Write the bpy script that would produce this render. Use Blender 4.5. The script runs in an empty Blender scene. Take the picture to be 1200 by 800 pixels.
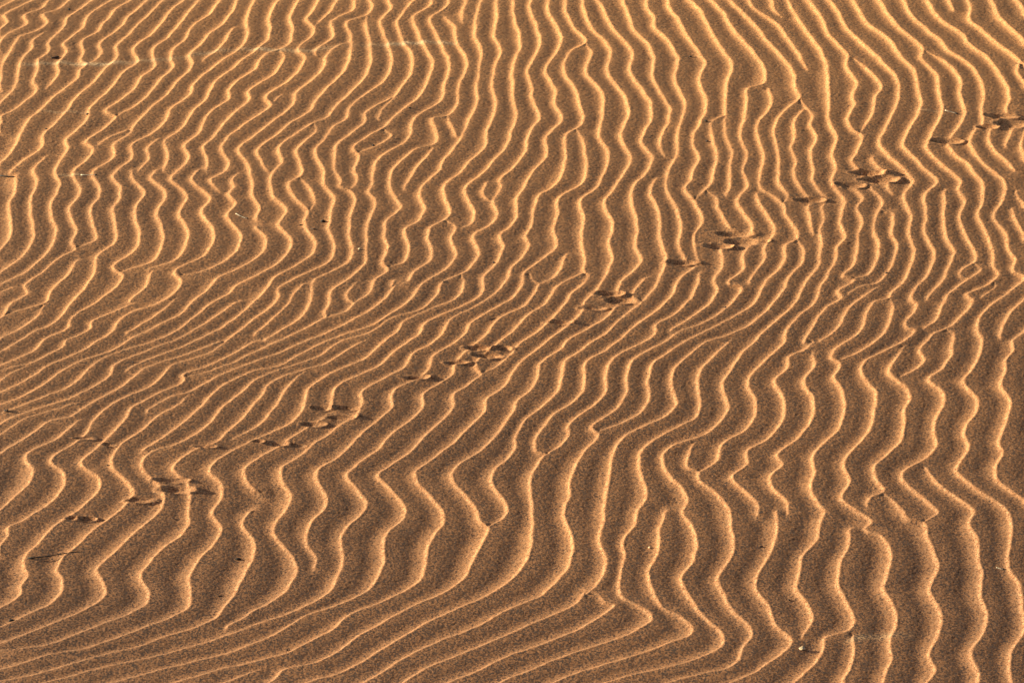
import bpy, math, random
import numpy as np

CRESTS = """
#00
75,0 0,40
150,5 75,45 25,75 38,105 0,140
235,0 200,40 120,75 128,115 60,150 10,190 0,205
325,0 270,50 205,70 222,110 190,140 100,175 50,250 10,310 10,370 0,395
210,155 155,200 155,225 100,290 88,350 80,400 40,450 0,490
435,0 370,50 315,90 310,120 265,165 232,205 238,235 180,290 180,330 160,380 175,420 120,480 60,520 10,545 10,580 0,590
530,0 465,40 410,85 390,135 340,175 300,210 318,245 290,280 270,310 280,335 250,385 220,415
625,0 540,50 510,95 480,120 465,150 390,195 385,215 395,255 385,290 405,300 375,335 370,365 300,420 250,460 200,515 150,550 120,590 95,640 70,690 20,750 0,765
700,0 640,55 605,80 580,120 520,170 470,205 475,260 440,290 405,300
770,0 700,70 650,120 600,170 550,215 550,280 500,320 470,355 430,400 370,450 340,490 300,540 260,580 205,640 203,690 150,730 90,770 50,800
865,0 810,50 760,110 700,175 630,230 635,265 645,290 570,350 540,400 470,465 430,500 410,560 370,610 310,660 325,695 290,750 265,800
940,0 890,60 850,110 800,170 720,235 722,275 735,310 660,370 620,430 560,480 500,530 545,550 510,590 440,640 405,670 435,690 435,720 400,760 350,800
1040,0 985,70 900,130 880,180 805,245 808,280 818,310 760,370 720,420 650,490 545,550
1115,0 1090,60 1050,110 985,160 950,210 890,265 903,300 890,335 830,390 790,440 700,520 620,605 610,630 535,680 540,735 500,770 440,800
600,610 530,640 470,675
1195,0 1180,40 1160,120 1165,170 1120,235 1050,280 990,330 910,400 890,450 800,520 790,550 750,600 700,635 620,680 618,750 560,800
1095,135 1060,190 1020,240 950,285
1200,237 1130,290 1100,320 1010,390 985,430 970,470 910,520 880,570 840,620 770,665 790,710 790,750 770,800
740,655 695,700 700,750 650,800
1200,330 1100,395 1080,430 1078,460 1000,520 960,570 940,620 865,690 888,740 860,780 840,800
1200,407 1170,430 1172,470 1100,530 1050,580 1000,650 950,690 975,750 970,800
1200,548 1130,600 1070,650 1040,700 1075,760 1070,800
1200,635 1120,705 1165,770 1175,800
215,735 160,800
#01
110,0 65,85 70,130 55,190 0,240
205,0 160,90 180,145 115,235 60,250 20,285 0,325
115,240 130,265 110,320 60,370 0,410
300,0 270,50 240,100 275,130 270,160 205,245 228,265 210,330 140,395 50,460 70,490 0,550
115,450 80,480
385,0 350,60 275,130
465,0 460,45 360,105 363,180 290,230 280,255
400,210 350,240 310,340 260,385 190,440 180,490 110,550 0,635
540,0 552,35 520,75 440,100 450,180 440,280 410,350 330,420 280,480 250,530 170,575 80,650 10,705 40,775 50,800
520,75 518,130 535,200 545,270 510,370 430,450 380,500 340,550 270,580 190,630 110,700 125,770 90,800
270,580 290,610 230,665 190,710 210,760 220,800
615,0 638,40 585,100 605,170 625,220 640,280 605,380 540,430 450,500 425,560 360,600 330,650 285,700 290,750 320,800
745,0 700,55 665,110 690,190 735,270 735,310 710,380 650,455 600,510 578,555
640,460 570,495 510,535 515,570 440,635 375,690 370,760 372,800
825,0 820,25 745,80 765,160 790,220 830,290 815,370 780,440 700,510 640,560 600,600 530,640 460,710 475,720 460,800
600,610 635,630 560,690 475,720
905,0 905,25 820,85 850,170 880,230 912,310 890,400 860,480 750,550 725,630 690,680 610,720 560,770 555,800
890,85 930,120 940,190 990,290 985,340 950,410 945,480 890,545 840,550 850,620 835,680 750,700 700,740 650,800
895,545 935,635
835,695 800,740 750,800
985,0 970,60 970,105
1060,0 1040,80 1030,180 1058,240 1050,320 1035,430 1040,480 1000,570 960,660 890,740 860,800
1130,0 1130,90 1125,190 1150,240 1120,320 1112,430 1130,490 1110,560 1085,620 1080,690 1000,760 970,800
1200,620 1170,700 1100,770 1080,800
#02
10,0 15,100 35,150 42,230 5,320 5,400 10,480 22,530 15,590 0,620
95,0 85,30 110,100 132,170 130,230 75,345 95,410 100,470 130,550 75,640 65,710 5,800
175,0 168,50 200,110 235,180 220,230 160,345 205,420 205,490 232,570 165,640 160,740 100,800
253,0 255,50 290,130 345,205 290,235 250,350 300,420 318,490 325,590 260,630 255,730 240,800
345,205 370,240 350,340 425,440 432,520 415,650 455,720 440,800
300,610 330,650 345,720 350,800
335,0 345,60 380,140 460,230 455,350 530,450 550,530 515,650 560,740 540,800
400,0 430,50 455,100 490,155 560,230 560,350 620,430 655,500 655,560 610,670 658,740 640,800
520,0 530,30 555,80 570,140 630,200 668,270 660,360 700,440 748,530 735,580 695,670 715,730
635,0 635,35 670,90 672,135 730,190 780,280 765,380 815,490 780,620 775,730 740,800
735,0 740,35 780,90 810,150 850,210 905,290 880,390 915,490 890,570 855,630 855,690 880,750 850,800
830,0 890,55 920,120 980,220 1035,310 1010,390 1000,540 1005,640 1035,720 1030,800
1000,545 955,560 940,640 965,740 950,800
935,0 990,60 1060,170 1130,240 1185,330 1165,400 1120,410 1105,480 1090,560 1075,640 1105,740 1090,800
1020,0 1080,60 1150,130 1200,195
1110,0 1150,55 1200,85
1200,525 1155,580 1155,640 1185,740 1175,800
#03
20,0 40,60 60,75
0,85 50,120 100,190 150,260 180,320
0,195 80,280 120,340 130,420 150,460 80,520 35,590 40,680 55,740 50,800
150,465 180,510 215,545 200,590 230,650 205,710 215,800
170,515 125,570 125,650 110,690 135,760 127,800
0,420 20,460 0,525
90,0 140,80 190,160 265,270 285,380 290,470 285,530 300,600 330,650 305,720 320,800
190,0 250,80 285,160 340,220 375,270 370,310 420,400 400,440 405,490 375,570 410,620 430,630 420,710 395,750 415,790
410,280 480,340 530,415 505,460 495,530 430,625
290,0 340,70 370,130 440,200 540,295 600,360 615,430 600,510 560,590 530,690 580,740 645,800
400,0 470,110 560,180 620,260 690,340 710,420 720,500 680,580 640,690 710,760 745,800
525,0 570,80 620,135 690,190 730,235 720,270 790,350 805,440 820,520 780,610 745,690 800,760 850,800
490,740 510,775 560,810
640,0 660,50 710,110 750,145 810,190 845,240 930,290 990,360 1015,430 1005,510 1010,580
735,240 830,290 900,370 905,450 925,530 900,590 855,650
750,0 770,40 830,110 910,160 950,215 1020,260 1075,330 1130,430 1120,520
850,0 865,45
940,0 952,50 950,100 1000,140 1080,210 1150,260 1200,300
1050,0 1085,80 1120,120 1200,190
1170,0 1200,50
1175,300 1175,350 1200,390
845,680 870,720 950,780 965,800
970,610 950,660 970,720 1050,800
1045,610 1035,660 1070,710 1150,790
1150,610 1115,685
#10
80,20 75,90 45,160 55,240 50,320 0,375
155,0 180,55 150,120 145,190 158,270 150,340 100,410 0,480
255,0 285,70 240,160 250,230 268,280 248,350 190,420 100,490 0,535
345,0 380,90 375,120 330,175 335,220 363,280 340,345 360,365 290,405 200,480 120,545 135,570 60,620 15,680
445,0 475,90 470,130 430,170 437,250 445,330 360,365
355,425 330,480 240,570 215,620 190,630 60,665 0,690
205,635 180,680 100,740 0,790
540,0 530,30 570,85 565,130 535,180 545,260 545,330 455,405 450,470 400,550 330,630 250,720 160,760 95,800
615,0 625,35 682,110 640,170 635,210 655,290 650,360 540,465 568,480 520,570 420,640 330,705 325,735 200,800
730,0 712,30 770,90 778,130 735,200 765,280 755,370 720,425 568,475
710,475 690,540 615,605
615,630 520,670 430,715 430,740 370,775 305,800
830,0 808,35 882,130 840,200 885,280 870,360 820,425 710,460
930,0 900,40 990,135 945,195 1000,270 1000,340 960,400 820,480 850,510 830,560 740,625 640,655 550,715 540,745 465,800
1050,0 985,45 1025,95
1110,20 1090,45 1100,80 1075,110 1105,160 1065,210 1130,300 1110,380 1050,430 930,480 850,495
820,605 750,670 650,730 600,760
1165,0 1185,60 1185,110 1200,145
1200,500 1100,550 1070,580 1000,620 920,680 830,750 730,800
1200,415 1100,470 1020,505 980,560 905,615 870,660 760,720 620,790 605,800
1110,615 1020,680 930,740 815,800
1200,610 1110,690 1040,740 920,800
1200,690 1120,755 1060,800
70,545 0,575
#11
90,0 70,50 85,120 145,190 110,250 170,325 155,380 100,440 0,495
0,140 20,180 0,225
0,265 50,320 40,370 0,415
215,0 205,30 160,55 185,130 245,190 228,245 280,345 260,400 180,455 95,500 60,550 0,605
205,35 265,100 275,160 245,190
320,0 320,60 370,130 350,210 345,270 375,370 360,410 290,460 180,510 105,555 110,590 60,650 0,690
370,0 400,50 395,80 430,90 465,130 440,230 440,310 455,390 435,430 350,480 270,520 265,580 210,690 140,740 50,790
220,535 180,575 150,630 80,700 0,760
470,0 470,70 435,95
553,0 550,60 530,105 560,140 555,180 525,260 520,350 510,440 450,500 350,570 345,620 320,660 330,690
635,0 630,50 645,110 680,170 610,245 605,300 620,360 600,440 620,460 560,510 530,580 470,615 420,660 330,690 240,740 110,800
465,530 430,590 440,610 465,620
745,0 700,80
860,0 785,70 770,120 795,180 770,235 705,275 715,340 715,400 690,435 620,455
980,0 890,65 885,130 912,205 880,235 820,265 805,310 830,380 820,420 740,475 705,525 650,510 640,540
655,540 610,600 540,655 440,710 340,760 240,800
895,235 935,265 915,320 942,400 880,470 770,545 730,605 650,660 540,730 420,770 340,800
1080,0 1060,20 980,85 1000,150 1028,210 1010,250 970,270
1190,0 1140,50 1150,75 1115,140 1133,215 1110,250 1030,295 1045,400 1000,465 880,525 850,590 780,650 650,690 520,765 410,800
1080,60 1065,100 1085,130
965,490 980,525 970,570 930,605 800,660 690,715 660,760 605,800
1200,265 1150,300 1160,350 1140,420 1070,500 1060,580 1000,625 870,680 790,720 775,760 720,800
1200,460 1180,510 1110,590 1010,650 910,700 880,750 840,800
1200,600 1100,660 1010,710 980,770 945,800
1200,665 1120,710 1090,760 1050,800
1200,765 1150,800
#12
110,0 60,80 25,130 22,220 0,260
245,0 210,65 130,120 105,190 95,260 65,310 82,350 50,410 0,455
355,0 330,60 220,135 218,210 195,270 210,355 150,415 65,475 50,540 0,600
250,400 235,450 200,500 135,535 100,590 40,650 0,665
85,485 110,525 135,535
437,0 400,80 320,150 340,215 328,290 345,430 340,475 360,490 350,515 280,580 240,640 150,730 80,785 55,800
335,480 280,505 215,545 160,620 60,690 0,762
535,0 485,80 435,150 480,260 455,345 475,410 430,510 400,560 340,620 330,660 250,740 155,800
640,0 570,80 560,105 570,180 592,280 580,360 612,430 560,480 510,525 495,570
490,640 440,690 350,750 260,800
675,40 650,100 690,190 700,330 725,420 700,490 680,540 610,620 500,710 440,770 385,800
630,505 580,560 565,590
735,0 725,90 770,170 798,270 785,350 820,430
860,450 790,510 750,590 680,660 580,730 500,800
850,0 840,50 815,90 855,145 895,240 850,310 860,370 870,420
880,480 870,540 830,610 760,680 670,735 680,755 630,800
950,0 935,60 905,95 860,140
910,95 960,130 970,180 1020,260
985,370 990,450 950,520 965,560 930,620 840,690 750,745
1020,0 1020,90 1010,115
1085,0 1105,80 1060,130 1075,180 1130,260 1130,285
1110,360 1085,410 1090,460 1020,535 1070,545 1050,600 960,680 870,730 790,755 725,800
1170,0 1165,40 1180,95 1200,105
1145,110 1170,170 1200,213
1200,335 1185,420 1130,495 1110,525
1200,517 1140,620 1030,695 900,760 820,800
1200,652 1090,740 990,780 925,800
1200,740 1140,800
#13
0,105 70,155 85,210 145,305 140,320 95,340 85,410 50,470 0,510
140,325 165,360 165,425 100,505 70,570 0,650
50,0 55,60 90,120 70,155
0,210 35,280 30,310 0,340
125,0 140,60 185,120
215,0 210,50 265,115
190,165 210,290
250,165 262,240 245,290 255,320 245,400 245,440 180,520 130,620 60,690 0,740
320,0 300,50 320,85 355,130 345,260 365,310 330,360 320,430 275,500 240,570 230,610 130,700 80,770 75,800
400,80 445,130 415,180 445,240 425,300 415,400 400,450 360,500 400,510 330,575 345,590 270,650 220,720 175,800
480,80 540,150 515,195 500,290 515,330 505,440 470,490 400,508
560,60 575,105
530,190 575,195 590,240 580,300 605,340 595,420 560,480 510,530 440,545 380,575
515,545 450,590 370,660 350,710 280,780 240,800
640,0 682,45 640,120 675,220 662,300 690,370 670,450 640,520 575,580 570,600 510,610 470,660 450,730 410,780 370,800
570,600 585,630 555,750 510,800
740,0 800,50 740,110 745,200 740,300 783,390 750,490 680,575 675,605 695,625 660,740 680,745 640,800
830,95 830,220 840,320 878,390 850,450 820,520 770,570 750,600
850,0 905,55 895,95 925,140 900,220 930,310 975,390 970,430 920,460 910,500 940,508
970,440 998,465 940,510 860,570 810,650 780,710 740,735
960,0 1005,55 1010,140 985,210 1030,300 1060,400 1060,450 1085,490 1050,525 960,570 930,585 955,605 900,690 860,730 770,770 745,800
1060,525 1070,545 1005,590
1050,0 1100,40 1115,80 1095,150 1060,210 1120,310 1125,360 1160,420 1155,475 1200,490
1200,500 1130,570 1070,615 1000,680 980,750 1005,800
1165,100 1175,130 1200,150
1150,185 1165,240 1200,300
1200,610 1150,660 1105,720 1095,775
1200,760 1145,800
840,745 870,760 870,800
#20
90,0 0,55
205,0 170,40 100,75 0,115
310,0 300,20 210,75 130,110 70,120 0,140
130,120 60,150 0,185
450,0 400,40 300,85 200,135 100,195 0,245
600,0 520,50 380,95 290,140 200,210 100,265 0,300
730,0 600,40 460,100 400,150 340,205 200,265 100,305 20,330
815,0 700,45 560,100 530,120 525,150 440,215 360,255 200,310 80,350 0,390
360,290 250,325 120,365 0,440
920,0 830,40 700,85 600,130
1040,0 950,35 830,80 690,125 640,160 570,215 470,270 400,310 330,355 250,370 150,435 0,530
1065,0 1000,50 900,85 800,120 750,180 670,230 560,280 490,325 435,375 400,445 330,490 240,560 300,615 305,660 260,740 180,800
370,370 310,425 250,465 120,540 155,600 140,660 70,730 0,795
1200,0 1080,70 960,125 860,160 870,175 760,240 650,295 610,325 600,355 540,420 470,490 410,540 380,570 460,640 468,690 430,740 360,800
1200,50 1080,110 960,150 870,168
1200,97 1060,150 980,190 900,235 800,265 690,325
875,260 850,290 750,345 660,425 570,480 530,540 525,580 600,660 628,720 600,760 560,800
1200,140 1110,175 1030,220 950,300 850,390 760,455 680,505
1200,183 1130,240 1050,310 1000,370 900,450 820,490 720,515 665,570 690,625 750,680 770,740 745,800
1200,287 1140,360 1060,430 1030,465 930,505 850,550 815,590 850,640
885,660 895,730 885,800
1200,460 1100,510 1020,555 980,600 1040,670 1045,720 1000,800
1200,408 1100,455
1200,555 1150,600 1155,650 1200,700
#21
110,0 0,50
240,0 100,60 0,97
340,0 200,70 100,120 0,140
410,0 280,80 130,130 0,182
500,0 390,70 310,115 265,125 140,165 60,205 30,255 0,287
265,125 200,165 150,220 90,310 0,405
605,0 500,90 400,130 290,190 245,235 230,300 180,370 100,415 0,455
720,0 630,70 590,110 500,155 380,215 360,260 360,305
320,360 260,395 150,460
840,0 740,60 700,120 600,175 500,240 498,300 470,350 400,390 340,440 260,490 220,530 120,600 125,650 168,735 140,800
130,480 80,510 0,560
945,0 830,75 810,130 780,165 650,230 635,270 640,310 590,360 500,430 380,550 290,605 285,640 335,740 315,800
1050,0 960,75 930,120 925,155 880,190 780,250 785,310 740,360 640,430 560,520 470,585 430,620 480,700 520,770 508,800
1150,0 1100,40 1040,90 1035,130 1060,150 1010,195 930,250 928,310 900,350 800,440 740,510 620,590 575,620 630,690 700,800
1200,60 1130,120 1060,150
1200,160 1160,220 1080,270 1075,330 1020,390 900,500 800,575 750,610 755,645 830,740 880,800
1200,350 1100,470 1040,525 950,580 915,620 930,660 1000,740 1040,800
1200,530 1120,605 1105,665 1160,740 1183,800
#22
55,0 0,60
155,20 90,60 30,110 0,160
260,0 240,30 130,110 125,170 90,230 30,280 20,310 0,345
385,0 330,40 250,95 240,140 225,225 150,300 60,380 20,450 15,510 0,530
500,0 430,50 355,95 340,170 335,235 280,295 190,350 150,400 110,470 115,515 165,530
630,0 530,45 470,90 440,170 445,235 400,290 290,370 265,400 270,440 230,490 165,530 100,620 85,700 95,800
730,0 640,45 570,90 545,170 540,235 510,300 440,355 370,405 405,430 330,530 280,630 265,730 247,800
820,0 740,50 670,100 640,180 640,290 600,340 500,390 405,420
920,0 840,60 760,140 750,210 768,300 730,345 640,390 545,435 480,520 460,620 445,720 433,800
1025,0 960,60 880,150 875,220 885,315 860,360 760,410 660,470 600,530 605,610 632,720 590,800
1140,0 1080,60 1030,130 990,190 1012,320 980,380 900,440 830,465 750,490 710,530 735,620 800,690 825,750 800,800
855,480 830,530 825,590 870,612
1200,80 1110,185 1145,290 1140,350 1100,415 980,490 965,560 930,590 875,615 870,640 960,710 1023,800
1200,457 1100,520 1105,570 1030,640 1090,700 1160,770 1150,800
#23
85,0 0,80
215,0 180,35 100,75 95,120 35,185 75,270 75,360 0,457
210,60 220,110 170,185 215,280 205,370 150,450 45,535 68,575 10,640 20,680 95,760 90,800
370,0 300,55 295,80 335,100 310,175 350,230 360,310 320,430 250,490 210,545 222,610 200,680 230,750 270,800
510,0 440,45 340,90
640,0 540,50 455,95 450,170 510,245 500,330 470,430 400,510 355,580 385,650 350,745 430,800
635,30 600,85 570,150 650,215 670,265 645,310 640,390 630,460 560,530 500,590 505,640 540,710 480,730 465,765
745,0 715,40 735,85 690,135 625,165
545,715 600,760 638,800
870,0 850,90 820,130 755,180 815,230 828,280 795,350 780,440 795,480 720,560 640,605 630,640 700,710 770,770 800,800
1005,0 1000,50 960,130 920,185 985,275 980,320 930,400 925,440 942,490 890,610 990,700 1120,800
740,595 790,660 900,740 965,800
1145,0 1150,40 1110,95 1115,140 1095,200 1135,280 1110,400 1085,480 1100,510 1065,600 1070,640 1200,740
#30
180,0 110,40 35,75 38,110 0,160
360,0 290,40 230,90 180,150 120,205 118,260 128,300 100,350 100,385 60,420 0,450
560,0 500,40 420,100 360,160 300,210 270,270 295,310 285,380 240,430 150,470 70,510 0,540
745,0 680,60 600,130 540,190 455,270 490,340 495,385 440,435 330,490 200,540 100,580 0,615
885,0 885,60 850,110 770,165 710,230 660,300 700,390 680,435 600,480 480,525 370,570 250,615 120,640 0,650
1000,0 1040,90 1010,145 930,230 890,310 895,370 880,450 800,495 680,540 550,590 400,640 250,665 100,710 0,740
1170,0 1135,55 1185,125 1195,190 1150,290 1110,370 1060,440 1010,500 900,545 760,590 640,635 450,680 280,730 100,775 0,790
1200,460 1140,500 1070,535
1200,530 1060,580 900,630 740,675 520,720 350,765 200,800
1200,613 1100,655 940,695 750,740 560,790 520,800
1200,700 1050,735 900,775 820,800
1200,745 1120,775 1050,800
#31
135,0 90,60 85,100 130,160 190,240 180,310 130,380 60,430 0,460
305,0 260,50 235,110 245,160 290,235 275,260
505,0 440,60 405,110 410,230 380,310 350,370 280,420 150,480 0,527
705,0 690,40 620,90 600,150 597,250 560,330 500,385 400,430 280,470 180,520 100,570 0,613
880,0 885,40 830,120 800,180 795,270 770,325 700,370 560,430 420,495 360,550 250,610 150,660 0,700
1040,0 1060,50 1085,70 1070,130 1010,240 980,310 900,370 760,430 640,490 560,540 470,590 380,660 290,705 130,740 80,790 60,800
1183,0 1140,45 1085,68
1200,320 1100,385 940,455 800,520 700,580 600,640 500,700 420,745 300,780 240,800
1200,450 1050,530 880,600 740,660 640,720 560,770 500,800
1200,567 1060,625 900,690 780,740 690,800
1200,672 1050,740 900,800
1200,775 1140,800
#32
95,0 92,150 70,230 0,315
247,0 280,110 290,190 270,250 200,330 140,390 0,445
433,0 430,50 410,140 445,230 420,310 375,365 330,390 310,420 200,480 80,530 0,570
342,383 380,378 440,420 480,435 460,460 330,540 200,600 90,640 0,668
590,0 570,70 525,130 530,200 510,290 530,410 570,430 650,480 655,500 590,550 450,610 320,650 180,700 0,775
725,0 690,90 690,185 640,290 660,370 700,440 800,500 850,540 840,570 720,620 600,665 450,710 330,745 190,800
800,0 845,60 862,190 850,230 795,310 840,410 920,510 990,570 990,620 930,660 800,710 640,745 440,800
1023,0 1030,80 1045,170 1020,230 965,320 1000,390 1030,460 1110,530 1130,575 1080,640 1070,690 1010,730 880,760 720,800
1200,217 1145,320 1150,365 1200,430
1200,707 1130,755 1020,800
#33
40,0 40,110 0,217
0,430 30,520 110,605 60,670 0,708
270,0 240,60 230,130 165,200 150,280 135,360 190,440 210,500 165,580
385,85 380,160 350,220 330,340 380,440 405,520 380,550 260,595 262,640 230,700 120,800
400,580 400,680 350,800
430,0 490,45 455,80 530,110 575,180 570,260 545,350 600,470 605,520 575,590 578,690 540,800
638,0 655,30 730,50 750,120 800,240 760,360 815,500 800,580 755,670 785,740 745,800
800,0 735,47
965,0 945,50 985,130 995,240 1008,300 1000,370 1027,500 1010,570 950,660 990,760 985,800
1130,0 1142,100 1130,260 1180,340 1195,420 1195,580 1140,660 1135,740 1145,800
#03
1195,640 1185,690 1200,725
"""

random.seed(7)
rng = np.random.default_rng(11)
SC = bpy.context.scene
COL = SC.collection

# ------------------------------------------------------------------ camera model
F = 3000.0                       # focal length in photograph pixels (90 mm on 36 mm / 1200 px)
PITCH = math.radians(28.0)
CAM_H = 3.8
CT, ST = math.cos(PITCH), math.sin(PITCH)


def w_of(py):
    """photograph row -> isotropic ground coordinate W (grows towards the viewer)"""
    yc = (400.0 - np.asarray(py, float)) / F
    return F / CT * np.log(ST - yc * CT)


W_TOP, W_BOT = float(w_of(0)), float(w_of(800))


def world_xy(U, W):
    """isotropic fan coordinates (U across, W towards the viewer) -> metres on the ground"""
    D1 = CAM_H / CT / np.exp(W * CT / F)
    X = U * CT / F * D1
    Y = D1 - CAM_H * ST / CT
    return X, Y, D1 * CT / F         # last one: metres per unit


# ------------------------------------------------------------------ ripple crests
def read_crests():
    polys = []
    ox = oy = 0
    for line in CRESTS.strip().splitlines():
        if line.startswith('#'):
            oy, ox = int(line[1]) * 200, int(line[2]) * 300
            continue
        p = np.array([[float(v) for v in q.split(',')] for q in line.split()]) / 4.0
        polys.append(p + np.array([ox, oy]))
    # join pieces whose ends meet on the seams between the survey tiles
    used = True
    while used:
        used = False
        best = (5.5, None, None)
        for i, a in enumerate(polys):
            e = a[-1]
            if not (abs(e[0] / 300 - round(e[0] / 300)) * 300 < 1.5 or abs(e[1] / 200 - round(e[1] / 200)) * 200 < 3.5):
                continue
            for j, b in enumerate(polys):
                if i == j:
                    continue
                d = math.hypot(*(b[0] - e))
                if d < best[0]:
                    best = (d, i, j)
        if best[1] is not None:
            d, i, j = best
            a, b = polys[i], polys[j]
            m = (a[-1] + b[0]) / 2
            polys[i] = np.vstack([a[:-1], m[None], b[1:]])
            polys.pop(j)
            used = True
    return polys


def smooth_line(p, step=7.0):
    if len(p) < 3:
        q = np.linspace(0, 1, max(2, int(np.hypot(*(p[1] - p[0])) / step) + 1))[:, None]
        return p[0] * (1 - q) + p[1] * q
    ext = np.vstack([2 * p[0] - p[1], p, 2 * p[-1] - p[-2]])
    out = []
    for k in range(1, len(ext) - 2):
        p0, p1, p2, p3 = ext[k - 1:k + 3]
        n = max(1, int(np.hypot(*(p2 - p1)) / step + 0.5))
        s = (np.arange(n) / n)[:, None]
        # cardinal spline, slightly tight
        l01, l12, l23 = [max(np.hypot(*d), 1e-3) for d in (p1 - p0, p2 - p1, p3 - p2)]
        m1 = ((p1 - p0) / l01 * l12 + (p2 - p1) / l12 * l01) / (l01 + l12) * l12 * 0.9
        m2 = ((p2 - p1) / l12 * l23 + (p3 - p2) / l23 * l12) / (l12 + l23) * l12 * 0.9
        out.append((2 * s ** 3 - 3 * s ** 2 + 1) * p1 + (s ** 3 - 2 * s ** 2 + s) * m1
                   + (-2 * s ** 3 + 3 * s ** 2) * p2 + (s ** 3 - s ** 2) * m2)
    out.append(ext[-2][None])
    return np.vstack(out)


CELL = 1.25
MARG = 110.0
U0, U1 = -600 - MARG, 600 + MARG
FW0, FW1 = W_TOP - MARG, W_BOT + MARG
NU = int((U1 - U0) / CELL) + 1
NW = int((FW1 - FW0) / CELL) + 1
RAD = 80.0
PU, PW = 1250.0, W_BOT - W_TOP + 56.0


def crest_lines():
    lines = []
    for p in read_crests():
        q = np.column_stack([p[:, 0] - 600.0, w_of(p[:, 1])])
        q = smooth_line(q)
        jit = rng.normal(0, 0.6, q.shape)
        jit[1:-1] = (jit[:-2] + jit[1:-1] + jit[2:]) / 2
        lines.append(q + jit)
    lo_u, hi_u = -600.0, 600.0
    out = []
    for q in lines:                                  # the crests run on past the frame
        for end in (0, 1):
            p = q[0] if end == 0 else q[-1]
            edge = (p[0] < lo_u + 3 or p[0] > hi_u - 3 or p[1] < W_TOP + 5 or p[1] > W_BOT - 5)
            if not edge or len(q) < 4:
                continue
            inner = q[min(5, len(q) - 1)] if end == 0 else q[max(-6, -len(q))]
            d = (p - inner) / max(np.hypot(*(p - inner)), 1e-3)
            d = 0.6 * d + 0.4 * np.array([0.0, -1.0 if end == 0 else 1.0])
            d /= np.hypot(*d)
            n = 2
            k = np.arange(1, n + 1)[:, None] * 7.0
            bend = np.sin(k / 30.0 + p[0] * 0.05) * 4.0 * np.minimum(k / 40, 1)
            ext = p + d * k + np.array([d[1], -d[0]]) * bend
            q = np.vstack([ext[::-1], q]) if end == 0 else np.vstack([q, ext])
        out.append(q)
    # the same sand goes on in every direction: the survey repeats beyond a strip of frayed crests
    v = np.arange(W_TOP - 24, W_BOT + 24, 7.0)
    ss = (v - v[0]) / (v[-1] - v[0]) * 2 * math.pi
    out.append(np.column_stack([PU / 2 + 5 * np.sin(9 * ss) + 4 * np.sin(23 * ss + 1) + 3 * np.sin(14 * ss + 2), v]))
    alll = list(out)
    for q in out:
        for su in (-1, 0, 1):
            for sw in (-1, 0, 1):
                if su or sw:
                    r = q + np.array([su * PU, sw * PW])
                    if (r[:, 0].max() > U0 - RAD and r[:, 0].min() < U1 + RAD
                            and r[:, 1].max() > FW0 - RAD and r[:, 1].min() < FW1 + RAD):
                        alll.append(r)
    return alll


def smst(x):
    x = np.clip(x, 0, 1)
    return x * x * (3 - 2 * x)


def blur(a, sig):
    r = int(3 * sig + 1)
    k = np.exp(-0.5 * (np.arange(-r, r + 1) / sig) ** 2)
    k = (k / k.sum()).astype(np.float32)
    for ax in (0, 1):
        pad = [(r, r) if i == ax else (0, 0) for i in (0, 1)]
        b = np.pad(a, pad, mode='edge')
        o = np.zeros_like(a)
        n = a.shape[ax]
        for i, w in enumerate(k):
            o += w * (b[i:i + n] if ax == 0 else b[:, i:i + n])
        a = o
    return a


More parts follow.
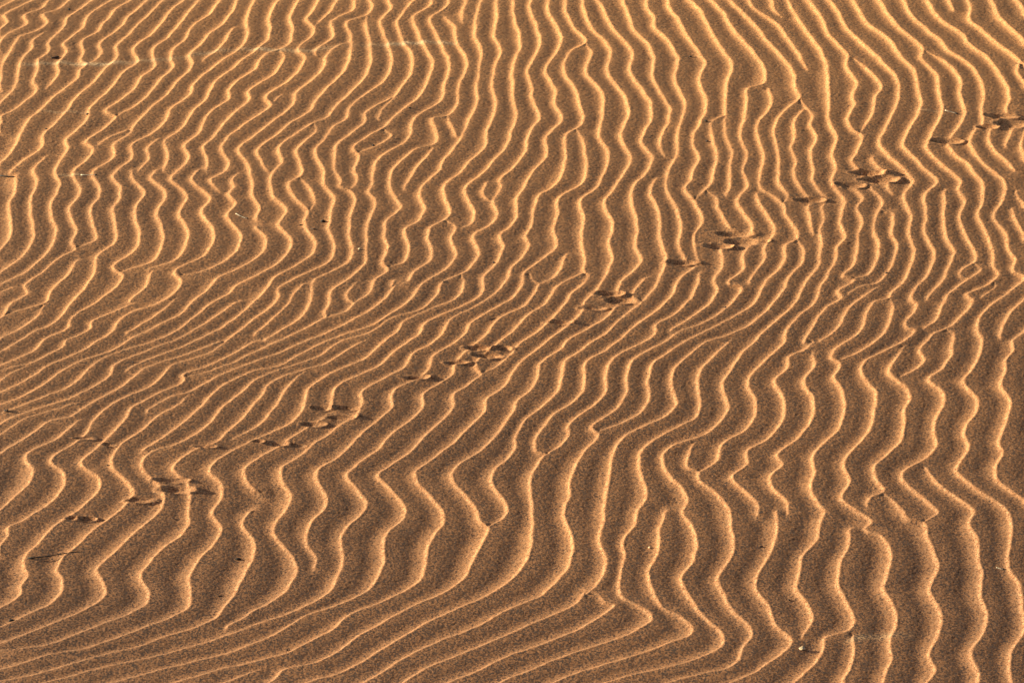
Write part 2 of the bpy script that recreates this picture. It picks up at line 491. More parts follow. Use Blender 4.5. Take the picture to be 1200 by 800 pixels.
def side_distances():
    """for every cell: distance to the nearest crest on its left and on its right"""
    dL = np.full((NW, NU), RAD, np.float32)
    dR = np.full((NW, NU), RAD, np.float32)
    gu = (U0 + CELL * np.arange(NU)).astype(np.float32)
    gw = (FW0 + CELL * np.arange(NW)).astype(np.float32)

    def window(ax, ay, bx, by):
        i0 = max(0, int((min(ax, bx) - RAD - U0) / CELL)); i1 = min(NU, int((max(ax, bx) + RAD - U0) / CELL) + 2)
        j0 = max(0, int((min(ay, by) - RAD - FW0) / CELL)); j1 = min(NW, int((max(ay, by) + RAD - FW0) / CELL) + 2)
        return i0, i1, j0, j1

    aL = np.zeros((NW, NU), np.float32)              # how sharp that nearest crest is just there
    aR = np.zeros((NW, NU), np.float32)

    def put(i0, i1, j0, j1, d, right, ok, amp):
        for D, A, side in ((dL, aL, right), (dR, aR, ~right)):
            s = D[j0:j1, i0:i1]
            m = ok & side & (d < s)
            s[m] = d[m]
            A[j0:j1, i0:i1][m] = amp

    lines = crest_lines()
    dense = []
    for q in lines:
        dense.append(np.vstack([q[:-1] * (1 - f) + q[1:] * f for f in (0.0, 0.33, 0.67)] + [q[-1:]]))

    def meets(i, p):
        """does this end run into another crest (a fork) rather than die out in the open?"""
        return any(j != i and np.hypot(d[:, 0] - p[0], d[:, 1] - p[1]).min() < 7.5 for j, d in enumerate(dense))

    for li, q in enumerate(lines):
        forks = (meets(li, q[0]), meets(li, q[-1]))
        t = np.diff(q, axis=0)
        L = np.maximum(np.hypot(t[:, 0], t[:, 1]), 1e-4)
        t = t / L[:, None]
        n = len(t)
        run = np.concatenate([[0], np.cumsum(L)])
        ph = li * 1.7
        for k in range(n):
            e = min(run[k] + L[k] / 2, run[-1] - run[k] - L[k] / 2) / 34.0
            sharp = (0.12 + 0.88 * min(1, e) ** 1.3) * (0.88 + 0.22 * math.sin(run[k] / 47 + ph) + 0.1 * math.sin(run[k] / 17 + 3 * ph))
            (ax, ay), (bx, by) = q[k], q[k + 1]
            i0, i1, j0, j1 = window(ax, ay, bx, by)
            if i1 <= i0 or j1 <= j0:
                continue
            px = gu[None, i0:i1] - np.float32(ax); py = gw[j0:j1, None] - np.float32(ay)
            tx, ty = np.float32(t[k, 0]), np.float32(t[k, 1])
            s = px * tx + py * ty
            c = tx * py - ty * px
            right = c < 0
            put(i0, i1, j0, j1, np.abs(c), right, (s >= 0) & (s <= L[k]), sharp)
            d = None
            if k > 0:
                ux, uy = np.float32(t[k - 1, 0]), np.float32(t[k - 1, 1])
                ok = (s < 0) & (px * ux + py * uy > 0)
                if ok.any():
                    d = np.sqrt(px * px + py * py)
                    cc = (tx + ux) * py - (ty + uy) * px
                    put(i0, i1, j0, j1, d, cc < 0, ok, sharp)
            elif not forks[0]:
                d = np.sqrt(px * px + py * py) + np.float32(1e-3)
                put(i0, i1, j0, j1, d * (1 + 0.5 * np.maximum(-s / d, 0)), right, s < 0, sharp)
            if k == n - 1 and not forks[1]:
                px = gu[None, i0:i1] - np.float32(bx); py = gw[j0:j1, None] - np.float32(by)
                s = px * tx + py * ty
                d = np.sqrt(px * px + py * py) + np.float32(1e-3)
                put(i0, i1, j0, j1, d * (1 + 0.5 * np.maximum(s / d, 0)), tx * py - ty * px < 0, s > 0, sharp)
    return dL, dR, aL, aR


AMP = 0.076
T0 = 0.65


def ripple_field():
    dL, dR, aL, aR = side_distances()
    lam = np.clip(dL + dR, 14, 75)
    t = dL / np.maximum(dL + dR, 1e-3)
    s = np.clip(t / T0, 0, 1)
    q = np.clip((1 - t) / (1 - T0), 0, 1)
    h = np.where(t < T0, 1 - s ** 2.1, (1 - q) ** 3.4).astype(np.float32)
    lam = np.minimum(blur(lam.astype(np.float32), 2.0), 1.15 * blur(lam.astype(np.float32), 14.0))
    room = np.clip((lam - 4.0) / 18.0, 0, 1)            # forks fill in where two crests meet
    d = blur(((h - 1) * lam * AMP * room).astype(np.float32), 0.55)
    away = np.clip((np.minimum(dL, dR) - 1.5) / 8.0, 0, 1).astype(np.float32)
    tight = smst((38 - lam) / 20)
    d = d * (1 - away) + (blur(d, 3.8) * (1 - tight) + blur(d, 1.7) * tight) * away          # sharp crests, rounded troughs
    # wind-sharpened edge along every crest
    lip = (blur(aL, 2.0) * np.exp(-dL / 14.0) + blur(aR, 2.0) * np.exp(-dR / 1.6)).astype(np.float32)
    lip = np.minimum(lip, 1.2)
    return d + 0.4 + 1.2 * blur(lip, 0.6)        # in fan units, crests near zero


def noise2(nj, ni, cells, seed):
    """smooth value noise on the working grid"""
    r = np.random.default_rng(seed)
    a = r.normal(0, 1, (int(nj / cells) + 3, int(ni / cells) + 3)).astype(np.float32)
    y = np.arange(nj) / cells; x = np.arange(ni) / cells
    j = y.astype(int); i = x.astype(int)
    fy = (y - j)[:, None].astype(np.float32); fx = (x - i)[None].astype(np.float32)
    fy = fy * fy * (3 - 2 * fy); fx = fx * fx * (3 - 2 * fx)
    J, I = j[:, None], i[None]
    return (a[J, I] * (1 - fy) * (1 - fx) + a[J, I + 1] * (1 - fy) * fx
            + a[J + 1, I] * fy * (1 - fx) + a[J + 1, I + 1] * fy * fx)


# ------------------------------------------------------------------ animal track
# (photo x, photo y, half length, half height in photo px, tilt, depth, label)
PRINTS = [
 (1111, 165.5, 18, 3.2, 0.02, 5.5, 'lone trailing paw print left of the last cluster near the right edge'),
 (1173, 136.0, 18, 2.6, 0.05, 4.5, 'uppermost narrow paw print of the last cluster at the right edge'),
 (1188, 144.5, 20, 4.6, 0.00, 5.5, 'large deep paw print cut by the right edge of the picture'),
 (1157, 149.0, 13, 2.6, 0.06, 4.0, 'small shallow paw print below the uppermost one of the right edge cluster'),
 (950, 234.5, 17, 2.8, 0.00, 5.0, 'lone trailing paw print left of the second cluster from the right edge'),
 (998, 217.0, 17, 3.2, 0.08, 5.0, 'lower left paw print of the second cluster from the right edge'),
 (1017, 202.0, 21, 3.0, 0.06, 5.0, 'uppermost long paw print of the second cluster from the right edge'),
 (1032, 210.0, 20, 4.0, 0.10, 5.5, 'deep right hand paw print of the second cluster from the right edge'),
 (800, 308.0, 18, 3.0, 0.00, 5.0, 'lone trailing paw print left of the third cluster from the right edge'),
 (843, 288.5, 16, 3.2, 0.10, 5.0, 'lower left paw print of the third cluster from the right edge'),
 (859, 273.0, 22, 3.0, 0.08, 5.0, 'uppermost long paw print of the third cluster from the right edge'),
 (869, 282.0, 20, 4.2, 0.03, 5.5, 'deep middle paw print of the third cluster from the right edge'),
 (655, 378.0, 14, 2.3, 0.04, 4.5, 'lone trailing thin paw print of the cluster right of the picture centre'),
 (696, 361.0, 15, 2.5, 0.04, 4.5, 'lower left paw print of the cluster right of the picture centre'),
 (713, 344.5, 17, 2.7, 0.02, 5.0, 'uppermost paw print of the cluster right of the picture centre'),
 (727, 352.0, 17, 3.4, 0.02, 5.5, 'deep middle paw print of the cluster right of the picture centre'),
 (487, 442.5, 15, 2.3, 0.00, 4.5, 'lone trailing faint paw print of the cluster left of the picture centre'),
 (535, 425.0, 15, 2.3, 0.03, 4.5, 'thin lower left paw print of the cluster left of the picture centre'),
 (560, 408.0, 16, 2.8, 0.03, 5.0, 'upper left paw print of the cluster left of the picture centre'),
 (573, 417.0, 16, 3.0, 0.06, 5.0, 'middle paw print of the cluster left of the picture centre'),
 (590, 408.5, 10, 3.0, 0.10, 4.5, 'small round paw print at the right end of the cluster left of centre'),
 (377, 478.0, 11, 2.6, 0.00, 5.0, 'upper left paw print of the second cluster from the lower left'),
 (404, 477.5, 14, 2.4, 0.00, 4.5, 'upper right paw print of the second cluster from the lower left'),
 (399, 488.5, 17, 3.4, 0.04, 5.0, 'deep middle paw print of the second cluster from the lower left'),
 (367, 497.0, 15, 2.8, 0.04, 5.0, 'lowest paw print of the second cluster from the lower left'),
 (323, 519.5, 13, 2.8, 0.08, 4.5, 'trailing paw print with a dark notch below the second cluster from lower left'),
 (350, 521.5, 10, 2.0, 0.08, 3.5, 'small shallow scrape just right of the notched trailing print'),
 (303, 517.5, 8, 1.8, 0.00, 3.0, 'tiny shallow scrape just left of the notched trailing print'),
 (199, 562.5, 20, 2.8, 0.00, 4.8, 'uppermost long paw print of the cluster nearest the lower left corner'),
 (206, 574.0, 19, 4.0, 0.02, 5.2, 'deep middle paw print of the cluster nearest the lower left corner'),
 (163, 586.0, 17, 2.8, 0.00, 5.0, 'lower left paw print of the cluster nearest the lower left corner'),
 (84, 607.5, 9, 2.0, 0.00, 4.0, 'small left half of the last double print at lower left'),
 (103, 607.5, 12, 2.7, 0.00, 5.0, 'right half of the last double print at lower left'),
 (241, 523.5, 14, 1.8, 0.06, 3.2, 'faint thin scrape above the cluster nearest the lower left corner'),
 (128, 521.5, 8, 1.6, 0.10, 3.0, 'faint short scrape crossing a crest left of the lower left cluster'),
 (97, 513.5, 13, 1.6, 0.06, 3.0, 'leftmost faint long scrape across two crests at the left side'),
]

field = ripple_field()
gu = (U0 + CELL * np.arange(NU)).astype(np.float32)
gw = (FW0 + CELL * np.arange(NW)).astype(np.float32)




def press_print(x, y, ra, rbpx, tilt, dep):
    cu = x - 600.0
    cw = float(w_of(y))
    k = float(w_of(y + 0.5) - w_of(y - 0.5))
    rb = rbpx * k
    R = max(ra, rb) * 1.9
    i0, i1 = int((cu - R - U0) / CELL), int((cu + R - U0) / CELL) + 1
    j0, j1 = int((cw - R - FW0) / CELL), int((cw + R - FW0) / CELL) + 1
    i0, j0 = max(i0, 0), max(j0, 0)
    i1, j1 = min(i1, NU), min(j1, NW)
    px = gu[None, i0:i1] - cu; py = gw[j0:j1, None] - cw
    ct, st = math.cos(tilt), math.sin(tilt)
    a = (px * ct + py * st) / ra
    b = (-px * st + py * ct) / rb
    seed = int(x * 7 + y)
    nj_, ni_ = j1 - j0, i1 - i0
    wob = noise2(nj_, ni_, 11.0, seed) * 0.11 + noise2(nj_, ni_, 4.0, seed + 1) * 0.02
    r = np.sqrt(a * a + b * b) * (1 + wob)
    ang = np.arctan2(b, a)
    sub = field[j0:j1, i0:i1]
    inside = smst((1.45 - r) / 0.75)
    mean = float((sub * inside).sum() / inside.sum())
    rr = np.random.default_rng(seed)
    dep = dep * rr.uniform(0.45, 0.70)
    deep = rr.uniform(-0.5, -0.2)
    pit = -0.8 * dep * smst((1.1 - r) / 0.85)
    pit += -0.4 * dep * np.exp(-(((a - deep) / 0.3) ** 2 + (b / 0.45) ** 2))        # where the weight came down
    front = 0.5 + 0.5 * np.clip(np.cos(ang), 0, 1) ** 1.3
    crumb = np.clip(0.95 + 0.3 * noise2(nj_, ni_, 5.5, seed + 2), 0.2, 1.7)
    rim = 0.55 * dep * np.exp(-((r - 1.2) / 0.2) ** 2) * front * crumb
    tongue = 0.32 * dep * np.exp(-(((a - 1.05) / 0.4) ** 2 + (b / 0.6) ** 2)) * crumb
    spill = 0.06 * dep * noise2(nj_, ni_, 3.5, seed + 3) * smst((1.8 - r) / 0.5) * smst((r - 0.8) / 0.4)
    keep = 0.8
    field[j0:j1, i0:i1] = sub * (1 - keep * inside) + mean * keep * inside + pit + rim + tongue + spill
    return (i0, i1, j0, j1, r)


owner = np.full((NW, NU), -1, np.int16)
rbest = np.full((NW, NU), 9.0, np.float32)
for n, P in enumerate(PRINTS):
    i0, i1, j0, j1, r = press_print(*P[:6])
    s = rbest[j0:j1, i0:i1]
    m = (r < 1.45) & (r < s)
    s[m] = r[m]
    owner[j0:j1, i0:i1][m] = n

# streaks of paler blown sand lying across the ripples
pale = np.zeros((NW, NU), np.float32)
for pts, wid, gain, sd in [
        ([(18, 77), (70, 74), (110, 76), (160, 72), (205, 69), (255, 60), (300, 58), (360, 60), (400, 54), (450, 53), (500, 50), (540, 52)], 5.0, 1.0, 5),
        ([(130, 132), (60, 131), (40, 130)], 3.0, 0.4, 6),
        ([(1070, 129), (1090, 129.5), (1108, 131)], 3.0, 0.9, 7),
        ([(60, 206), (95, 205), (112, 206)], 3.0, 0.6, 8),
        ([(985, 752), (1010, 746), (1040, 743), (1080, 745)], 6.0, 0.5, 9),
        ([(1195, 182), (1202, 184)], 3.0, 0.5, 10)]:
    pts = sorted(pts)
    cx = np.interp(gu + 600, [p[0] for p in pts], [float(w_of(p[1])) for p in pts])
    ends = smst((gu + 600 - pts[0][0]) / 18) * smst((pts[-1][0] - gu - 600) / 18)
    dd = gw[:, None] - cx[None]
    vary = np.clip(0.5 + 0.55 * noise2(NW, NU, 26.0, sd), 0, 1) * 0.6
    band = np.exp(-(dd / wid) ** 2) * ends[None] * vary * gain
    pale = np.maximum(pale, band.astype(np.float32))
    field += 0.35 * band.astype(np.float32)

# ------------------------------------------------------------------ the sand sheet
def axis(lo, hi, flo, fhi, cell, rate=1.05):
    core = np.arange(lo, hi + cell * 0.5, cell)
    def out(start, limit):
        v, s, x = [], cell, 0.0
        while x < limit:
            s = s * rate if (s < 4 or x > 900) else s
            x += s
            v.append(x)
        return np.array(v)
    return np.concatenate([(core[0] - out(core[0], lo - flo))[::-1], core, core[-1] + out(core[-1], fhi - hi)])


AU = axis(-660, 660, -9000, 9000, CELL)
AW = axis(W_TOP - 60, W_BOT + 60, W_TOP - 17000, W_BOT + 3200, CELL)


def fold(v, mid, period):
    return mid + np.mod(v - mid + period / 2, period) - period / 2


def sample(A, fu, fw):
    x = (fu - U0) / CELL; y = (fw - FW0) / CELL
    i = np.clip(x.astype(int), 0, NU - 2); j = np.clip(y.astype(int), 0, NW - 2)
    fx = (x - i)[None].astype(np.float32); fy = (y - j)[:, None].astype(np.float32)
    J, I = j[:, None], i[None]
    return (A[J, I] * (1 - fy) * (1 - fx) + A[J, I + 1] * (1 - fy) * fx
            + A[J + 1, I] * fy * (1 - fx) + A[J + 1, I + 1] * fy * fx)


H = sample(field, fold(AU, 0.0, PU), fold(AW, (W_TOP + W_BOT) / 2, PW))
# beyond the frame the ground carries the same ripples on, out to where they shrink below the mesh
PALE = sample(pale, np.clip(AU, U0 + 3, U1 - 3), np.clip(AW, FW0 + 3, FW1 - 3)).ravel().astype(np.float32)
cu = np.gradient(AU); cw = np.gradient(AW)
fade = np.clip((14 - cu) / 8, 0, 1)[None] * np.clip((14 - cw) / 8, 0, 1)[:, None]
H = (H * fade).astype(np.float32)
# grains: every vertex stands a little higher or lower
gr = rng.normal(0, 1, H.shape).astype(np.float32)
gr = 0.65 * gr + 0.35 * (np.roll(gr, 1, 0) + np.roll(gr, 1, 1))
H += 0.09 * gr * fade.astype(np.float32)
X, Y, S = world_xy(AU[None, :], AW[:, None])
Y = np.broadcast_to(Y, X.shape)
# the dune face is not flat: its upper part leans a little towards the sun; the ripples are laid out on that surface
lean = 0.034 * smst((Y - 5.6) / 4.8) - 0.015
ZM = lean * 3.0 * np.tanh(X / 3.0) * np.clip((40 - np.hypot(X, Y)) / 20, 0, 1)
S = S * (CAM_H - ZM) / CAM_H
X = X * (CAM_H - ZM) / CAM_H
Y = Y * (CAM_H - ZM) / CAM_H
Z = ZM + H * S
far = np.clip((np.hypot(X, Y) - 25) / 60, 0, 1)
Z = Z + far * 2.5 * (np.sin(X * 0.031 + Y * 0.011) + np.sin(X * 0.013 - Y * 0.027 + 1.0) - 0.6)
nj, ni = X.shape
co = np.stack([X, Y, Z], -1).reshape(-1, 3).astype(np.float32)


def height_at(x, y):
    """top of the sand at photograph pixel x, y"""
    u, w = x - 600.0, float(w_of(y))
    i = int(np.abs(AU - u).argmin()); j = int(np.abs(AW - w).argmin())
    return float(Z[j - 1:j + 2, i - 1:i + 2].mean())


def ground_point(x, y):
    u, w = x - 600.0, float(w_of(y))
    i = int(np.abs(AU - u).argmin()); j = int(np.abs(AW - w).argmin())
    return float(X[j, i]), float(Y[j, i]), height_at(x, y), float(S[j, i])


def grid_mesh(name, quads):
    used, inv = np.unique(quads, return_inverse=True)
    inv = inv.reshape(-1).astype(np.int32)
    me = bpy.data.meshes.new(name)
    me.vertices.add(len(used)); me.vertices.foreach_set('co', co[used].ravel())
    me.loops.add(len(inv)); me.loops.foreach_set('vertex_index', inv)
    nq = len(quads)
    me.polygons.add(nq)
    me.polygons.foreach_set('loop_start', np.arange(0, nq * 4, 4, dtype=np.int32))
    me.update(calc_edges=True)
    at = me.attributes.new('pale_sand', 'FLOAT', 'POINT')
    at.data.foreach_set('value', PALE[used])
    me.polygons.foreach_set('use_smooth', np.ones(nq, bool))
    return me


idx = np.arange(nj * ni, dtype=np.int32).reshape(nj, ni)
# W grows towards the viewer: this order makes the faces look up
Q = np.stack([idx[1:, :-1], idx[1:, 1:], idx[:-1, 1:], idx[:-1, :-1]], -1)
ui = np.round((AU - U0) / CELL).astype(int); wj = np.round((AW - FW0) / CELL).astype(int)
own = np.full((nj - 1, ni - 1), -1, np.int16)
cj = np.where((AW[:-1] >= FW0 + 2) & (AW[:-1] < FW1 - 2))[0]
ci = np.where((AU[:-1] >= U0 + 2) & (AU[:-1] < U1 - 2))[0]
own[np.ix_(cj, ci)] = owner[np.ix_(wj[cj], ui[ci])]

# ------------------------------------------------------------------ materials
def new_mat(name):
    m = bpy.data.materials.new(name)
    m.use_nodes = True
    nt = m.node_tree
    return m, nt, nt.nodes['Principled BSDF']


def sand_material():
    m, nt, b = new_mat('sand')
    N, Lk = nt.nodes, nt.links
    geo = N.new('ShaderNodeNewGeometry')

    def noise(scale, detail=2.0, rough=0.6):
        n = N.new('ShaderNodeTexNoise'); n.inputs['Scale'].default_value = scale
        n.inputs['Detail'].default_value = detail; n.inputs['Roughness'].default_value = rough
        Lk.new(geo.outputs['Position'], n.inputs['Vector'])
        return n.outputs['Fac']

    def ramp(fac, stops):
        r = N.new('ShaderNodeValToRGB')
        e = r.color_ramp.elements
        e[0].position, e[0].color = stops[0][0], (*stops[0][1], 1)
        e[1].position, e[1].color = stops[1][0], (*stops[1][1], 1)
        for p, c in stops[2:]:
            x = e.new(p); x.color = (*c, 1)
        Lk.new(fac, r.inputs['Fac'])
        return r.outputs['Color']

    vor = N.new('ShaderNodeTexVoronoi'); vor.inputs['Scale'].default_value = 290.0
    Lk.new(geo.outputs['Position'], vor.inputs['Vector'])
    sep = N.new('ShaderNodeSeparateColor'); Lk.new(vor.outputs['Color'], sep.inputs[0])
    grains = ramp(sep.outputs[0], [(0.0, (0.14, 0.061, 0.028)), (0.5, (0.50, 0.235, 0.104)), (1.0, (0.92, 0.50, 0.245))])
    big = ramp(noise(1.3, 4.0), [(0.3, (0.86, 0.86, 0.88)), (0.7, (1.1, 1.08, 1.04))])
    mul = N.new('ShaderNodeMix'); mul.data_type = 'RGBA'; mul.blend_type = 'MULTIPLY'
    mul.inputs['Factor'].default_value = 1.0
    Lk.new(grains, mul.inputs[6]); Lk.new(big, mul.inputs[7])
    # light falloff painted into the sand: golden up the face, darker below, ragged border
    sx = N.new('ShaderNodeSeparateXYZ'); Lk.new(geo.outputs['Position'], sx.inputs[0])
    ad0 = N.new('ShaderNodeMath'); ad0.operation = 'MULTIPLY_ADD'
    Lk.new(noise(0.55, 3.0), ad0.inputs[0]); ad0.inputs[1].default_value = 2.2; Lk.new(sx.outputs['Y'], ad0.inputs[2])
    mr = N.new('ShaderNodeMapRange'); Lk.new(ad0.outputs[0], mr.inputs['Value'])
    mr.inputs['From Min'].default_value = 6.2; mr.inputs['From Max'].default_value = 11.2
    falloff = ramp(mr.outputs[0], [(0.0, (0.74, 0.74, 0.82)), (1.0, (1.05, 1.02, 0.95))])
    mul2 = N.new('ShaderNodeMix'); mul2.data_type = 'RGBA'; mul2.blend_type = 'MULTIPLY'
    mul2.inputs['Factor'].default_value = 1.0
    Lk.new(mul.outputs[2], mul2.inputs[6]); Lk.new(falloff, mul2.inputs[7])
    at = N.new('ShaderNodeAttribute'); at.attribute_name = 'pale_sand'
    pm = N.new('ShaderNodeMix'); pm.data_type = 'RGBA'
    Lk.new(at.outputs['Fac'], pm.inputs['Factor'])
    Lk.new(mul2.outputs[2], pm.inputs[6]); pm.inputs[7].default_value = (0.74, 0.50, 0.29, 1)
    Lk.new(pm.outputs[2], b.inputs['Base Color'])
    b.inputs['Roughness'].default_value = 0.95
    b.inputs['Specular IOR Level'].default_value = 0.15
    # every grain lies at its own tilt
    vm = N.new('ShaderNodeVectorMath'); vm.operation = 'MULTIPLY_ADD'
    Lk.new(vor.outputs['Color'], vm.inputs[0])
    k = 0.7
    vm.inputs[1].default_value = (k, k, k); vm.inputs[2].default_value = (-k / 2, -k / 2, -k / 2)
    ad = N.new('ShaderNodeVectorMath'); ad.operation = 'ADD'
    Lk.new(geo.outputs['Normal'], ad.inputs[0]); Lk.new(vm.outputs[0], ad.inputs[1])
    nm = N.new('ShaderNodeVectorMath'); nm.operation = 'NORMALIZE'
    Lk.new(ad.outputs[0], nm.inputs[0]); Lk.new(nm.outputs[0], b.inputs['Normal'])
    return m


SAND = sand_material()


def tag(o, label=None, cat=None, group=None, kind=None):
    if label: o['label'] = label
    if cat: o['category'] = cat
    if group: o['group'] = group
    if kind: o['kind'] = kind
    return o


sand = bpy.data.objects.new('sand_ground', grid_mesh('sand_ground', Q[own < 0]))
sand.data.materials.append(SAND)
COL.objects.link(sand)
tag(sand, kind='structure')

for n, P in enumerate(PRINTS):
    qs = Q[own == n]
    if len(qs) < 10:
        continue
    me = grid_mesh('paw_print', qs)
    gx, gy = ground_point(P[0], P[1])[:2]
    me.vertices.foreach_get('co', buf := np.empty(len(me.vertices) * 3, np.float32))
    buf = buf.reshape(-1, 3); org = np.array([gx, gy, buf[:, 2].mean()], np.float32)
    me.vertices.foreach_set('co', (buf - org).ravel())
    o = bpy.data.objects.new('paw_print', me)
    o.location = org
    me.materials.append(SAND)
    COL.objects.link(o)
    tag(o, P[6], 'paw print', 'paw prints of the animal track')

# ------------------------------------------------------------------ bits lying on the sand
def plain(name, col, rough=0.8, var=0.35):
    m, nt, b = new_mat(name)
    n = nt.nodes.new('ShaderNodeTexNoise'); n.inputs['Scale'].default_value = 220.0; n.inputs['Detail'].default_value = 3.0
    g = nt.nodes.new('ShaderNodeNewGeometry'); nt.links.new(g.outputs['Position'], n.inputs['Vector'])
    r = nt.nodes.new('ShaderNodeValToRGB'); nt.links.new(n.outputs['Fac'], r.inputs['Fac'])
    e = r.color_ramp.elements
    e[0].position, e[1].position = 0.35, 0.65
    e[0].color = (*[c * (1 - var) for c in col], 1); e[1].color = (*[c * (1 + var) for c in col], 1)
    nt.links.new(r.outputs['Color'], b.inputs['Base Color'])
    b.inputs['Roughness'].default_value = rough
    return m


M_DARK = plain('dark_wood', (0.025, 0.016, 0.011))
M_PALE = plain('bleached_stalk', (0.62, 0.50, 0.36))
M_STONE = plain('pale_stone', (0.55, 0.42, 0.27))
M_BLACK = plain('black_grit', (0.02, 0.016, 0.014))
M_BARK = plain('brown_bark', (0.07, 0.035, 0.02))


def link_mesh(name, verts, faces, mat, loc, smooth=True, parent=None):
    me = bpy.data.meshes.new(name)
    me.from_pydata([tuple(v) for v in verts], [], faces)
    me.update()
    for p in me.polygons: p.use_smooth = smooth
    me.materials.append(mat)
    o = bpy.data.objects.new(name, me)
    o.location = loc
    COL.objects.link(o)
    if parent: o.parent = parent
    return o


def tube(pts, radii, sides=8):
    V, Fc = [], []
    pts = [np.array(p, float) for p in pts]
    for k, p in enumerate(pts):
        t = pts[min(k + 1, len(pts) - 1)] - pts[max(k - 1, 0)]
        t /= np.linalg.norm(t)
        a = np.cross(t, (0.1, 0.2, 1.0)); a /= np.linalg.norm(a)
        b = np.cross(t, a)
        for s in range(sides):
            ph = 2 * math.pi * s / sides
            rr = radii[k] * (1 + 0.15 * math.sin(3 * ph + k))
            V.append(p + rr * (math.cos(ph) * a + math.sin(ph) * b))
    for k in range(len(pts) - 1):
        for s in range(sides):
            s2 = (s + 1) % sides
            Fc.append((k * sides + s, k * sides + s2, (k + 1) * sides + s2, (k + 1) * sides + s))
    Fc.append(tuple(range(sides))[::-1]); n = (len(pts) - 1) * sides
    Fc.append(tuple(range(n, n + sides)))
    return V, Fc


def stick(name, ends, width, mat, label, cat, lift=0.6, tip=None, nub=False):
    (xa, ya), (xb, yb) = ends
    A = np.array(ground_point(xa, ya)[:3]); B = np.array(ground_point(xb, yb)[:3])
    s = ground_point(xa, ya)[3]
    n = 9
    zs = [height_at(xa + (xb - xa) * k / (n - 1), ya + (yb - ya) * k / (n - 1)) for k in range(n)]
    zl = np.linspace(zs[0], zs[-1], n)
    up = max(z - l for z, l in zip(zs, zl))            # rests on the highest sand it crosses
    side = np.cross(B - A, (0, 0, 1)); side /= np.linalg.norm(side)
    L = np.linalg.norm(B - A)
    pts, rad = [], []
    for k in range(n):
        f = k / (n - 1)
        p = A + (B - A) * f
        p[2] = zl[k] + up - 1.0 * s + width * s * lift
        p += side * L * 0.03 * math.sin(math.pi * f * 1.3 + xa)
        pts.append(p); rad.append(width * s * 0.5 * (1.0 - 0.45 * f))
    o0 = A.copy()
    V, Fc = tube([p - o0 for p in pts], rad)
    if nub:
        p = pts[5] - o0
        V2, F2 = tube([p, p + side * L * 0.03 + (B - A) * 0.03, p + side * L * 0.05 + (B - A) * 0.07],
                      [rad[5] * 0.8, rad[5] * 0.5, rad[5] * 0.25], 6)
        Fc = Fc + [tuple(i + len(V) for i in f) for f in F2]; V = V + V2
    o = link_mesh(name, V, Fc, mat, o0)
    tag(o, label, cat)
    if tip:
        d = (pts[-1] - pts[-2]) / np.linalg.norm(pts[-1] - pts[-2])
        e = pts[-1] - o0
        Vt, Ft = tube([e - d * s * 0.3, e + d * s * 1.2, e + d * s * 2.4], [rad[0] * 1.5, rad[0] * 1.9, rad[0] * 0.8], 8)
        link_mesh('tip', Vt, Ft, tip, (0, 0, 0), parent=o)
    return o


import bmesh


def lump(name, x, y, size, mat, label, cat, stretch=(1, 1, 0.75), rot=0.0, rough=0.18, sink=0.25, group=None, pointed=0.0):
    gx, gy, gz, s = ground_point(x, y)
    bm = bmesh.new()
    bmesh.ops.create_icosphere(bm, subdivisions=3, radius=1.0)
    r = random.Random(int(x * 13 + y))
    ph = [(r.uniform(1, 3), r.uniform(0, 6), Vector((r.gauss(0, 1), r.gauss(0, 1), r.gauss(0, 1))).normalized()) for _ in range(6)]
    cr, sr = math.cos(rot), math.sin(rot)
    for v in bm.verts:
        c = v.co.normalized()
        k = 1 + rough * sum(math.sin(f * 2.2 * c.dot(d) + p) for f, p, d in ph) / 2.5
        # a few worn facets
        for f, p, d in ph[:4]:
            h = c.dot(d) * k
            if h > 0.8: k *= 0.8 / h
        q = Vector((c.x * stretch[0], c.y * stretch[1], c.z * stretch[2])) * k
        if pointed and q.x > 0: q.y *= 1 - pointed * q.x / stretch[0]; q.z *= 1 - pointed * q.x / stretch[0]
        v.co = Vector((q.x * cr - q.y * sr, q.x * sr + q.y * cr, q.z)) * size * s * 0.5
    me = bpy.data.meshes.new(name); bm.to_mesh(me); bm.free()
    for p in me.polygons: p.use_smooth = True
    me.materials.append(mat)
    o = bpy.data.objects.new(name, me)
    o.location = (gx, gy, gz + size * s * 0.5 * stretch[2] * (1 - sink * 2))
    COL.objects.link(o)
    tag(o, label, cat, group)
    return o


from mathutils import Vector
stick('twig', ((32, 654.5), (91, 647.5)), 1.7, M_DARK, 'long thin dark twig lying across a ripple at lower left', 'twig', nub=True)
stick('twig', ((0, 204.5), (18, 206.8)), 1.8, M_DARK, 'dark twig sticking in from the left edge above the middle', 'twig')
stick('twig', ((276, 251.0), (289, 254.5)), 1.4, M_PALE, 'short pale twig with dark end beside a ripple bend, upper left', 'twig', tip=M_DARK)
stick('twig', ((326, 594.0), (332, 592.6)), 1.1, M_DARK, 'tiny dark twig in a trough right of the lower left paw cluster', 'twig')
stick('twig', ((573, 374.0), (582, 372.4)), 1.2, M_DARK, 'small dark twig in a trough near the picture centre', 'twig')
stick('twig', ((201, 606.0), (209, 608.0)), 1.4, M_BARK, 'short reddish brown twig below the lower left paw cluster', 'twig')
stick('dry_stalk', ((1107, 130.6), (1120, 132.6)), 1.5, M_PALE, 'bleached white stalk with black tip near the upper right corner', 'stalk', tip=M_BLACK)
stick('dry_stalk', ((95, 205.6), (111, 206.4)), 1.5, M_PALE, 'pale stalk with dark tip across a crest, upper left', 'stalk', tip=M_DARK)
stick('dry_stalk', ((1167, 664.2), (1175, 665.6)), 1.6, M_PALE, 'short pale stalk with black tip near the lower right edge', 'stalk', tip=M_BLACK)
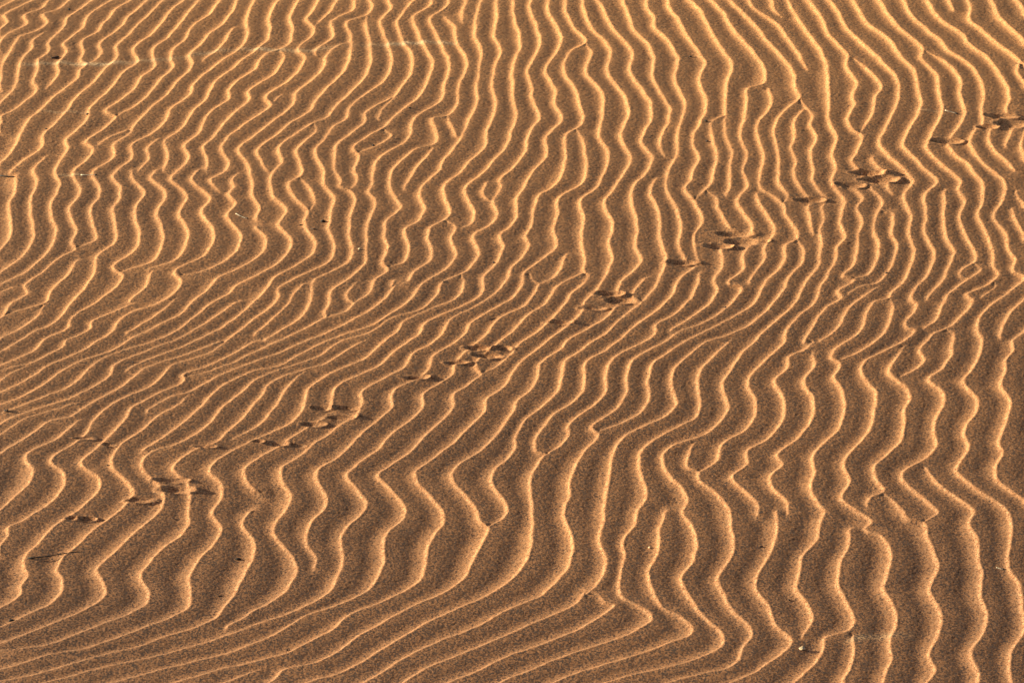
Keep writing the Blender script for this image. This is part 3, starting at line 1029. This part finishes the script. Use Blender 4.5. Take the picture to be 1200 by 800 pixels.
stick('dry_stalk', ((457, 471.8), (464, 471.2)), 1.0, M_PALE, 'tiny pale stalk on a crest left of the picture centre', 'stalk')
lump('pebble', 940, 760, 6.0, M_STONE, 'pale pebble casting a dark shadow near the lower right', 'pebble', (1.25, 0.8, 0.8))
lump('pebble', 8, 482, 5.0, M_BARK, 'brown pebble on a crest at the left edge', 'pebble', (1.3, 0.8, 0.7))
lump('pebble', 421, 293, 3.2, M_STONE, 'tiny pale pebble in a trough left of the upper centre', 'pebble')
lump('pebble', 761, 639.5, 3.0, M_STONE, 'tiny pale pebble between two crests, lower middle right', 'pebble')
lump('seed', 14, 725.8, 5.0, M_DARK, 'dark pointed seed on a crest in the lower left corner', 'seed', (1.4, 0.8, 0.6), 0.3, pointed=0.6)
lump('seed', 279, 652.5, 6.5, M_DARK, 'dark broken seed husk on a slope right of the lower left ripples', 'seed', (1.4, 0.5, 0.5), 0.1, pointed=0.5)
lump('seed', 257, 696, 4.0, M_DARK, 'thin dark seed in a trough above the slanting lower left crests', 'seed', (1.6, 0.4, 0.4), 0.0, pointed=0.4)
lump('seed', 379, 259, 5.5, M_DARK, 'dark seed beside a crest above left of the picture centre', 'seed', (1.2, 0.7, 0.6), 0.2, pointed=0.6)
lump('seed', 367, 269, 5.0, M_BARK, 'flat brown seed in a trough, upper left of centre', 'seed', (1.5, 0.5, 0.4), -0.3, pointed=0.5)
lump('seed', 352, 262.5, 3.0, M_DARK, 'small dark seed on a crest, upper left of centre', 'seed', (1.3, 0.7, 0.6), 0.4, pointed=0.5)
lump('seed', 892, 638.5, 3.5, M_DARK, 'small dark seed on a slope in the lower right part', 'seed', (1.5, 0.6, 0.5), 0.2, pointed=0.5)
lump('groove_mark', 65, 68, 6.5, M_BARK, 'brown lump standing in for a dark groove beside the faint trail at upper left', 'groove mark', (1.6, 0.6, 0.4), 0.5)  # added lump standing in for a dark groove in the sand
for x, y, d, lab in [
        (103, 134.3, 3.0, 'black grit grain on a crest at upper left'),
        (53.5, 150.5, 2.0, 'black grit grain in a trough at far upper left'),
        (81, 11.5, 2.8, 'black grit grain near the top edge at upper left'),
        (437.5, 170.5, 3.2, 'black grit grain in the long trough, upper middle left'),
        (479.5, 127.5, 2.4, 'black grit grain on a crest left of the top centre'),
        (809, 66.5, 2.8, 'black grit grain in a trough right of the top centre'),
        (828, 143.5, 3.0, 'upper of two black grit grains above the right hand tracks'),
        (829, 165, 3.0, 'lower of two black grit grains above the right hand tracks'),
        (126, 544.3, 2.6, 'black grit grain beside a crest near the lower left tracks'),
        (156, 425, 2.2, 'black grit grain in the narrow ripples at the left'),
        (579, 307.5, 2.6, 'black grit grain beside a crest just above the picture centre'),
        (520, 331, 2.2, 'black grit grain at a crest tip left above the centre'),
        (1039, 320.5, 2.6, 'black grit grain on a crest in the right half'),
        (850, 360, 2.2, 'black grit grain in a trough below the right hand tracks'),
        (925, 701.5, 2.6, 'dark grit grain in a trough at lower right'),
        (336, 760, 2.2, 'dark grit grain between slanting crests at the bottom')]:
    lump('grit_grain', x, y, d, M_BLACK, lab, 'grit', (1.15, 0.9, 0.8), group='black grit grains')

# ------------------------------------------------------------------ light, sky, camera
SUN_EL = math.radians(13.5)
SUN_AZ = math.radians(-78)          # clockwise from +Y (the view direction)
sun = bpy.data.lights.new('sun', 'SUN')
sun.energy = 5.0
sun.angle = math.radians(0.53)
sun.color = (1.0, 0.93, 0.66)
so = bpy.data.objects.new('sun', sun)
COL.objects.link(so)
to_sun = Vector((math.sin(SUN_AZ) * math.cos(SUN_EL), math.cos(SUN_AZ) * math.cos(SUN_EL), math.sin(SUN_EL)))
so.rotation_euler = to_sun.to_track_quat('Z', 'Y').to_euler()

w = bpy.data.worlds.new('World')
SC.world = w
w.use_nodes = True
nt = w.node_tree
bg = nt.nodes['Background']
sky = nt.nodes.new('ShaderNodeTexSky')
sky.sky_type = 'NISHITA'
sky.sun_disc = False
sky.dust_density = 4.0           # desert haze: a paler, less blue sky
sky.ozone_density = 0.5
sky.sun_elevation = SUN_EL
sky.sun_rotation = SUN_AZ
nt.links.new(sky.outputs['Color'], bg.inputs['Color'])
bg.inputs['Strength'].default_value = 0.05

cam = bpy.data.cameras.new('camera')
cam.sensor_width = 36.0
cam.lens = 36.0 * F / 1200.0
cam.clip_end = 5000
cam.clip_start = 0.1
co_ = bpy.data.objects.new('camera', cam)
COL.objects.link(co_)
co_.location = (0, 0, CAM_H)
co_.rotation_euler = (math.pi / 2 - PITCH, 0, 0)
SC.camera = co_

SC.view_settings.view_transform = 'Standard'
SC.view_settings.look = 'None'
SC.view_settings.gamma = 1.0
SC.view_settings.use_curve_mapping = False
SC.view_settings.exposure = 1.27
